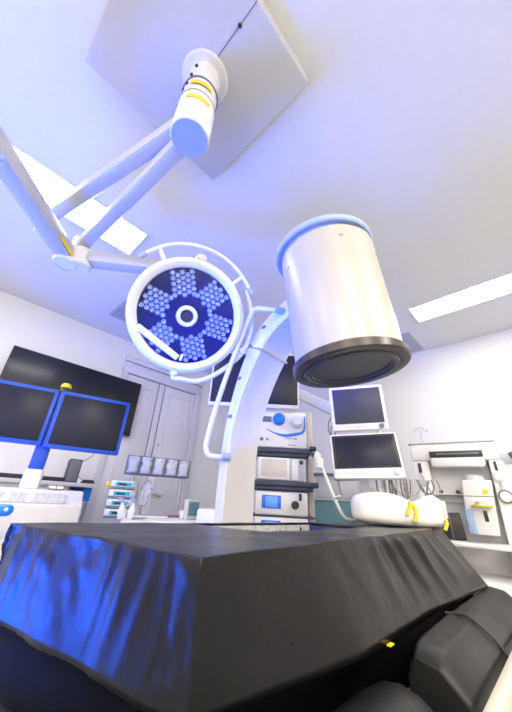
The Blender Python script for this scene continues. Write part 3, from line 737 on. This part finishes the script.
# ------------------------------------------------------------------ stacked patient monitors
st = thing('monitor_stand', 'white pole stand carrying the two stacked patient monitors', 'stand', (-.86, 2.16, 0), 28)
MB().cyl((0, 0, .06), (0, 0, 1.76), .022).build('pole', M['white'], st)
m = MB()
for k in range(5):
    a = 2 * PI * k / 5; m.bar((0, 0, .07), (.26 * math.cos(a), .26 * math.sin(a), .05), .035, .03, .006); m.cyl((.26 * math.cos(a) - .012, .26 * math.sin(a), .03), (.26 * math.cos(a) + .012, .26 * math.sin(a), .03), .03)
m.build('star_base', M['grey'], st)
m = MB(); m.box((-.05, -.12, 1.62), (.05, .02, 1.72), .008).box((-.05, -.12, 1.34), (.05, .02, 1.44), .008); m.build('mounting_plate', M['plastic'], st)
m = MB(); m.box((-.17, -.10, 1.10), (-.11, .0, 1.205), .01).bar((-.14, -.04, 1.15), (0, 0, 1.15), .03, .03, .004); m.build('side_module', M['plastic'], st)
def pmon(label, w, h, bot, bez, fm, sm, inner=None):
    t = thing('patient_monitor', label, 'patient monitor', (0, 0, 0), 28, 'stacked patient monitors')
    b = MB().box((-w / 2, 0, 0), (w / 2, .06, h), .012).build('casing', M['plastic'], t)
    if inner: MB().box((-w / 2 + .012, -.002, bot), (w / 2 - .012, .004, h - .012), .002).build('inner_bezel', inner, b)
    MB().box((-w / 2 + bez, -.004, bot + (.008 if inner else 0)), (w / 2 - bez, .003, h - bez), .001).build('screen', sm, b)
    MB().lathe([(0, -.016), (.014, -.016), (.016, -.012), (.016, 0), (0, 0)], (w / 2 - .045, 0, bot * .5), (0, 1, 0), 24, False).build('rotary_knob', M['lgrey'] if inner else M['grey'], b)
    m = MB()
    for k in range(7): m.box((-w / 4 + .02 * k, -.002, bot * .42), (-w / 4 + .02 * k + .012, .001, bot * .58))
    m.build('buttons', M['lgrey'], b)
    return t
u1 = pmon('upper patient monitor of the stack, slate blue screen in a white frame', .362, .31, .045, .022, None, M['slate'])
u1.location = (-.878, 1.91, 1.508); u1.rotation_euler = (math.radians(4), math.radians(-2.5), math.radians(29))
u2 = pmon('lower patient monitor of the stack, dark navy screen with a black inner bezel', .420, .288, .060, .028, None, M['screen'], M['dark'])
u2.location = (-.838, 1.875, 1.205); u2.rotation_euler = (math.radians(-10), math.radians(-3), math.radians(29))

cbn = thing('cable_bundle', 'tangle of grey and beige cables hanging under the lower patient monitor', 'cables', (-.70, 2.08, .985), 28)
random.seed(11)
for k in range(16):
    u = -.17 + .020 * k + random.uniform(-.012, .012); dd = random.uniform(-.05, .06); w_ = random.uniform(.03, .10) * random.choice((-1, 1)); L = random.uniform(.07, .17)
    if k % 4 == 3: pts = [(u, 0, .23), (u + w_ * .5, dd, .16), (u + w_ * .3, dd, .07), (u - w_ * .2, dd, -.02), (u, dd, -.2)]
    else: pts = [(u, 0, .23), (u + w_ * .02, dd * .5, .23 - L * .5), (u + w_ * .25, dd, .23 - L * .93), (u + w_ * .5, dd, .23 - L), (u + w_ * .8, dd, .23 - L * .9), (u + w_, dd * .5, .23 - L * .45), (u + w_ * .95, 0, .23)]
    MB().tube(pts, .0032 if k % 3 else .005, n=8).build('cable', M['cable2'] if k % 3 == 1 else M['cable'], cbn)
side = thing('monitor_lead', 'thin grey lead looping down the left side of the stacked monitors', 'cable', (-1.06, 1.87, 1.3))
m = MB(); m.tube([(.03, -.005, .40), (.0, .0, .33), (-.035, .0, .27), (-.035, 0, .21), (-.01, 0, .17), (.015, 0, .20), (.005, 0, .25), (-.02, 0, .22), (-.01, 0, .12), (.0, 0, .02), (.01, 0, -.10), (.03, .0, -.2)], .004, n=8)
m.build('lead', M['cable'], side)

# breathing hose
hs = thing('breathing_hose', 'white hose with a black-tipped connector rising left of the stacked monitors', 'hose', (-1.06, 1.70, 1.0))
MB().tube([(-.01, -.005, .30), (.005, 0, .25), (.03, .015, .17), (.06, .03, .08), (.09, .055, .0), (.112, .085, -.022), (.135, .13, -.027)], .0095, n=12).build('tube', M['hose'], hs)
m = MB(); m.cyl((-.012, -.008, .25), (-.016, -.012, .31), .025, .03, bev=.005).cyl((-.016, -.012, .31), (-.03, -.035, .335), .028, .024, bev=.004); cn = m.build('connector', M['hose'], hs)
m = MB(); m.cyl((-.030, -.034, .325), (-.036, -.046, .330), .016, bev=.002); m.build('black_tip', M['dark'], cn)
m = MB(); m.bar((.05, .02, .08), (.10, .025, .10), .02, .008, .002); m.build('hose_clip', M['hose'], hs)

# teal cabinet with dark wall shelf behind
tc_ = thing('teal_cabinet', 'low teal-fronted cabinet behind the hose, beside the tower', 'cabinet', (-1.80, 3.0, 0), 35)
MB().box((-.45, .0, .08), (.42, .40, 1.085), .005).build('body', M['teal'], tc_)
MB().box((-.46, -.01, 1.086), (.43, .41, 1.105), .004).build('cabinet_top', M['lgrey'], tc_)
MB().box((-.43, .03, 0), (.40, .38, .08)).build('plinth', M['grey'], tc_)
MB().tube([(.0, -.003, .7), (0, -.03, .71), (0, -.03, .83), (0, -.003, .84)], .006, sub=2).build('handle', M['steel'], tc_)
ws = thing('grey_monitor_shelf', 'thin dark grey shelf on a stand behind the white hose', 'shelf', (-1.75, 3.05, 1.106), 35)
MB().box((-.22, -.05, .225), (.25, .25, .245), .003).build('shelf_board', M['grey'], ws)
MB().box((-.2, -.02, .0), (.22, .2, .225), .01).build('shelf_box', M['lgrey'], ws)

# white wrapped bundle with yellow clip on the far end of the mattress
bm = MB(); t = bm.bm
bmesh.ops.create_uvsphere(t, u_segments=64, v_segments=40, radius=1)
for v in t.verts:
    p = v.co.copy()
    sp_ = lambda x, e: math.copysign(abs(x) ** e, x)
    x = sp_(p.x, .5) * .232; y = sp_(p.y, .6) * .115; z = sp_(p.z, .45) * .076
    hgt = 1.0 + .10 * math.exp(-((x + .10) / .09) ** 2) - .42 * math.exp(-((x - .085) / .05) ** 2) + .12 * math.exp(-((x - .17) / .05) ** 2)
    if z > 0: z *= hgt
    v.co = V((x, y, z + .076)) + V((0, 0, 1)) * .006 * noise.noise(V((x * 14, y * 14, 1)))
wb = bm.build('wrapped_bundle', M['pad'], None, True, 60); wb.location = (-.69, 1.83, .966); wb.rotation_euler = (0, 0, math.radians(25)); tag(wb, 'soft white wrapped bundle with a yellow clip at the far end of the mattress', 'bundle')
m = MB(); m.tube([(.040, -.124, .055), (.055, -.12, .085), (.070, -.114, .105), (.083, -.116, .085), (.078, -.12, .045), (.066, -.122, .03)], .009); m.tube([(.060, -.117, .09), (.062, -.114, .118)], .009)
yc = m.build('clip', M['yellow'], wb); yc['label'] = 'yellow plastic clip'
m = MB(); m.box((.195, -.085, .05), (.228, -.078, .13), .006, Matrix.Translation((0, 0, 0))); m.build('paper_label', M['lgrey'], wb)
m = MB(); m.tube([(.20, -.095, .0), (.215, -.088, .03), (.212, -.085, .045)], .008); m.build('strap_end', M['yellow'], wb)

# drip hook
dh = thing('drip_stand', 'thin steel drip stand with a two-prong hook behind the breathing machine', 'drip stand', (-.825, 3.07, 0), 10)
MB().cyl((.0, 0, .03), (0, 0, 1.735), .006, n=12).build('pole', M['steel'], dh)
m = MB(); m.tube([(-.052, 0, 1.735), (-.058, 0, 1.725), (-.045, 0, 1.72), (0, 0, 1.75), (.045, 0, 1.71), (.058, 0, 1.715), (.052, 0, 1.725)], .004, n=8); m.build('hook', M['steel'], dh)
m = MB()
for k in range(4): a = PI / 2 * k + .4; m.bar((0, 0, .04), (.2 * math.cos(a), .2 * math.sin(a), .025), .02, .02, .004)
m.build('star_base', M['steel'], dh)

# ------------------------------------------------------------------ breathing (anaesthesia) machine
an = thing('anaesthesia_machine', 'cream and white anaesthesia machine with a dark handle slot and round gauge at right', 'anaesthesia machine', (-.53, 2.65, 0), 10)
m = MB(); m.box((-.275, -.035, 1.385), (.275, .35, 1.51), .018); hood = m.build('hood', M['plastic'], an)
MB().box((-.283, -.04, 1.508), (.268, .34, 1.519), .004).build('hood_lid', M['lgrey'], hood)
m = MB(); m.box((-.145, -.075, 1.335), (.185, .02, 1.43), .022); vis = m.build('handle_housing', M['plastic'], an)
m = MB(); m.box((-.145, -.080, 1.40), (.180, -.07, 1.445), .018, seg=3); m.build('handle_slot', M['dark'], vis)
MB().box((-.10, -.086, 1.418), (.16, -.078, 1.430), .003).build('grip_bar', M['grey'], vis)
lp = MB().box((-.27, -.025, .70), (-.165, .30, 1.386), .012).build('left_panel', M['plastic'], an)
rp = MB().prism([(.185, .70), (.330, .70), (.315, 1.30), (.275, 1.386), (.205, 1.386)], 'y', -.03, .30, .008).build('right_panel', M['plastic'], an)
MB().box((-.17, .10, .70), (.20, .30, 1.386), .004).build('back_panel', M['plastic'], an)
m = MB(); m.box((-.165, -.02, 1.155), (.05, .10, 1.165), .003).box((-.165, .06, 1.11), (.05, .10, 1.155), .004); m.build('ledge', M['plastic'], an)
m = MB()
for x in (-.125, -.02): m.cyl((x, .055, 1.18), (x, .105, 1.18), .012, n=16)
m.build('ledge_knob', M['dark'], an)
cab = MB(); cab.box((-.27, -.20, .14), (.30, .36, .70), .02); cab = cab.build('cabinet', M['plastic'], an)
for z in (.18, .36, .53):
    d_ = MB().box((-.25, -.215, z), (.28, -.198, z + .15), .006).build('drawer', M['plastic'], an)
    MB().box((-.08, -.228, z + .10), (.12, -.214, z + .115), .004).build('handle', M['grey'], d_)
for x in (-.22, .25):
    for y in (-.14, .30): MB().cyl((x - .015, y, .055), (x + .015, y, .055), .055, bev=.006).build('caster', M['grey'], an)
wt = MB(); wt.box((-.28, -.24, .86), (.34, -.02, .885), .008); wt.build('worktop', M['plastic'], an)
m = MB()
for x in (-.25, .31): m.box((x - .012, -.18, .695), (x + .012, -.03, .861), .004)
m.build('worktop_bracket', M['plastic'], an)
# absorber module
ab = MB(); ab.prism([(-.005, .93), (.155, .93), (.185, 1.245), (.02, 1.245)], 'y', -.16, .095, .010); ab = ab.build('absorber', M['white'], an)
MB().lathe([(0, 0), (.062, 0), (.065, .006), (.060, .03), (.045, .04), (0, .04)], (.09, -.05, 1.244), close=False).build('absorber_cap', M['lgrey'], ab)
y_ = MB().cyl((.135, -.1605, 1.175), (.135, -.164, 1.175), .016, n=20).build('round_sticker', M['yellow'], ab); y_['label'] = 'yellow round sticker'
y_ = MB().lathe([(0, 0), (.055, 0), (.058, .006), (.05, .012), (0, .012)], (.10, -.17, 1.085), close=False).build('yellow_collar', M['yellow'], ab); y_['label'] = 'yellow collar'
MB().lathe([(0, 0), (.028, 0), (.026, .02), (0, .024)], (.10, -.17, 1.097), close=False).build('collar_knob', M['beige'], ab)
MB().box((.098, -.166, 1.005), (.118, -.158, 1.065), .003).build('level_window', M['dark'], ab)
MB().box((.02, -.163, 1.145), (.175, -.158, 1.149)).build('lid_seam', M['grey'], ab)
MB().box((-.0, -.172, .935), (.045, -.155, 1.07), .006).build('side_canister', M['bluecap'], ab)
# gauges and tubes on the panels
m = MB(); m.lathe([(0, -.02), (.030, -.02), (.036, -.026), (.040, -.020), (.040, 0), (0, 0)], (.243, -.03, 1.155), (0, 1, 0), 40, False); gg = m.build('pressure_gauge', M['grey'], an)
MB().lathe([(0, -.0235), (.031, -.0235), (.031, -.018), (0, -.018)], (.243, -.03, 1.155), (0, 1, 0), 40, False).build('gauge_face', M['plastic'], gg)
m = MB(); m.bar((.243, -.0545, 1.155), (.258, -.0545, 1.172), .003, .001); m.build('gauge_needle', M['dark'], gg)
m = MB(); m.box((.232, -.045, 1.195), (.25, -.028, 1.24), .004); m.cyl((.241, -.05, 1.20), (.241, -.03, 1.20), .012); m.build('gauge_mount', M['lgrey'], an)
MB().lathe([(0, -.025), (.02, -.025), (.032, -.015), (.034, 0), (0, 0)], (.235, -.03, 1.275), (0, 1, 0), 32, False).build('selector_knob', M['plastic'], an)
MB().box((.228, -.036, 1.315), (.243, -.028, 1.375), .003).build('flow_window', M['dark'], an)
m = MB(); m.lathe([(0, -.02), (.016, -.02), (.019, 0), (0, 0)], (.275, -.03, 1.03), (0, 1, 0), 24, False); m.build('outlet', M['grey'], an)
m = MB(); m.lathe([(0, -.01), (.007, -.01), (.008, 0), (0, 0)], (.275, -.03, .985), (0, 1, 0), 16, False); m.build('outlet_screw', M['grey'], an)
m = MB(); m.box((-.238, -.034, 1.30), (-.216, -.024, 1.37), .003); fl = m.build('flow_meter', M['dark'], an)
m = MB(); m.tube([(-.226, -.04, 1.30), (-.212, -.04, 1.26), (-.218, -.04, 1.235)], .006); m.lathe([(0, -.02), (.014, -.02), (.018, 0), (0, 0)], (-.215, -.025, 1.225), (0, 1, 0), 24, False); m.build('flow_knob', M['lgrey'], an)
# dark corrugated hoses at the right side
for k in range(2):
    m = MB(); pts = [V((.335 + .03 * k, -.06 - .02 * k, 1.42 - .02 * k)), V((.355 + .03 * k, -.07, 1.37)), V((.375 + .03 * k, -.08, 1.28)), V((.39 + .03 * k, -.09, 1.18)), V((.385 + .03 * k, -.09, 1.08)), V((.36, -.05, 1.0))]
    m.tube(pts, .016, sub=4); hh = m.build('corrugated_hose', M['cable'], an); hh['label'] = 'dark corrugated hose'
    r2 = MB()
    for i in range(len(pts) - 1):
        for j2 in range(5):
            p = pts[i].lerp(pts[i + 1], j2 / 5); d = (pts[i + 1] - pts[i]).normalized(); r2.cyl(p - d * .004, p + d * .004, .0195, n=14)
    r2.build('hose_ribs', M['grey'], hh)
MB().box((.27, .0, 1.36), (.37, .04, 1.43), .008).build('hose_bracket', M['lgrey'], an)
# black folded pouch on the worktop
bp_ = MB(); bp_.box((-.06, -.03, 0), (.065, .03, .155), .008, Matrix.Rotation(math.radians(-4), 4, 'Y'))
for v in bp_.bm.verts: v.co.y += .006 * noise.noise(v.co * 30)
bp_ = bp_.build('black_pouch', M['dark']); bp_.location = (-.60, 2.545, .886); bp_.rotation_euler = (math.radians(-6), 0, math.radians(12)); tag(bp_, 'small black pouch propped on the anaesthesia machine worktop', 'pouch')
m = MB(); m.box((-.012, -.036, .0), (-.006, -.030, .15), .001); m.build('pouch_fold', M['grey'], bp_)

# ------------------------------------------------------------------ light
FILL = 45
def area(name, loc, target, size, energy, col, shape='DISK', sy=None):
    l = bpy.data.lights.new(name, 'AREA'); l.energy = energy; l.color = col; l.shape = shape; l.size = size
    if sy: l.size_y = sy
    o = bpy.data.objects.new(name, l); COL.objects.link(o); o.location = loc
    o.rotation_euler = (V(target) - V(loc)).to_track_quat('-Z', 'Y').to_euler(); return o
sl_ = bpy.data.lights.new('blue_lamp', 'SPOT'); sl_.energy = 310; sl_.color = (.002, .10, 1.0); sl_.spot_size = math.radians(94); sl_.spot_blend = .45; sl_.shadow_soft_size = .45
so = bpy.data.objects.new('blue_lamp', sl_); COL.objects.link(so); so.location = (-2.15, -.85, .55)
so.rotation_euler = (V((-1.6, .6, 2.3)) - so.location).to_track_quat('-Z', 'Y').to_euler()
sl2 = bpy.data.lights.new('blue_arc_fill', 'SPOT'); sl2.energy = 480; sl2.color = (.004, .07, 1.0); sl2.spot_size = math.radians(34); sl2.spot_blend = .5; sl2.shadow_soft_size = .12  # unseen blue spot added to tint the inner face of the arc
so2 = bpy.data.objects.new('blue_arc_fill', sl2); COL.objects.link(so2); so2.location = (-.62, -.65, .50)
so2.rotation_euler = (V((-1.22, 1.14, 1.78)) - so2.location).to_track_quat('-Z', 'Y').to_euler()
for k, (x, y) in enumerate(((1.0, -1.9), (1.6, 1.3), (-.8, -2.0), (1.5, -.3), (-2.7, -2.0))):  # unseen area lights added under the ceiling to brighten the closed room
    area('ceiling_fill', (x, y, 2.83), (x, y, 0), 1.2, FILL * (.6 if k in (2, 4) else 1.05), (1, .905, .75), 'RECTANGLE', .3)
w = bpy.data.worlds.new('World'); SC.world = w; w.use_nodes = True
w.node_tree.nodes['Background'].inputs['Color'].default_value = (1.0, .985, .97, 1); w.node_tree.nodes['Background'].inputs['Strength'].default_value = 1.0

# ------------------------------------------------------------------ camera
yaw, pitch, roll = math.radians(45), math.radians(26.1), math.radians(3.3)
fw = V((-math.sin(yaw) * math.cos(pitch), math.cos(yaw) * math.cos(pitch), math.sin(pitch)))
r = V((math.cos(yaw), math.sin(yaw), 0)); u = r.cross(fw)
r2 = r * math.cos(roll) + u * math.sin(roll); u2 = -r * math.sin(roll) + u * math.cos(roll)
mw = Matrix((r2, u2, -fw)).transposed().to_4x4(); mw.translation = V((0, 0, 1.05))
cd = bpy.data.cameras.new('camera'); cam = bpy.data.objects.new('camera', cd); COL.objects.link(cam); cam.matrix_world = mw
cd.sensor_fit = 'HORIZONTAL'; cd.sensor_width = 36; cd.lens = 294 * 36 / 512; cd.clip_start = .02
SC.camera = cam
SC.view_settings.view_transform = 'Standard'; SC.view_settings.look = 'None'; SC.view_settings.gamma = 1; SC.view_settings.exposure = 0.40
SC.view_settings.use_curve_mapping = False
SC.cycles.use_denoising = True
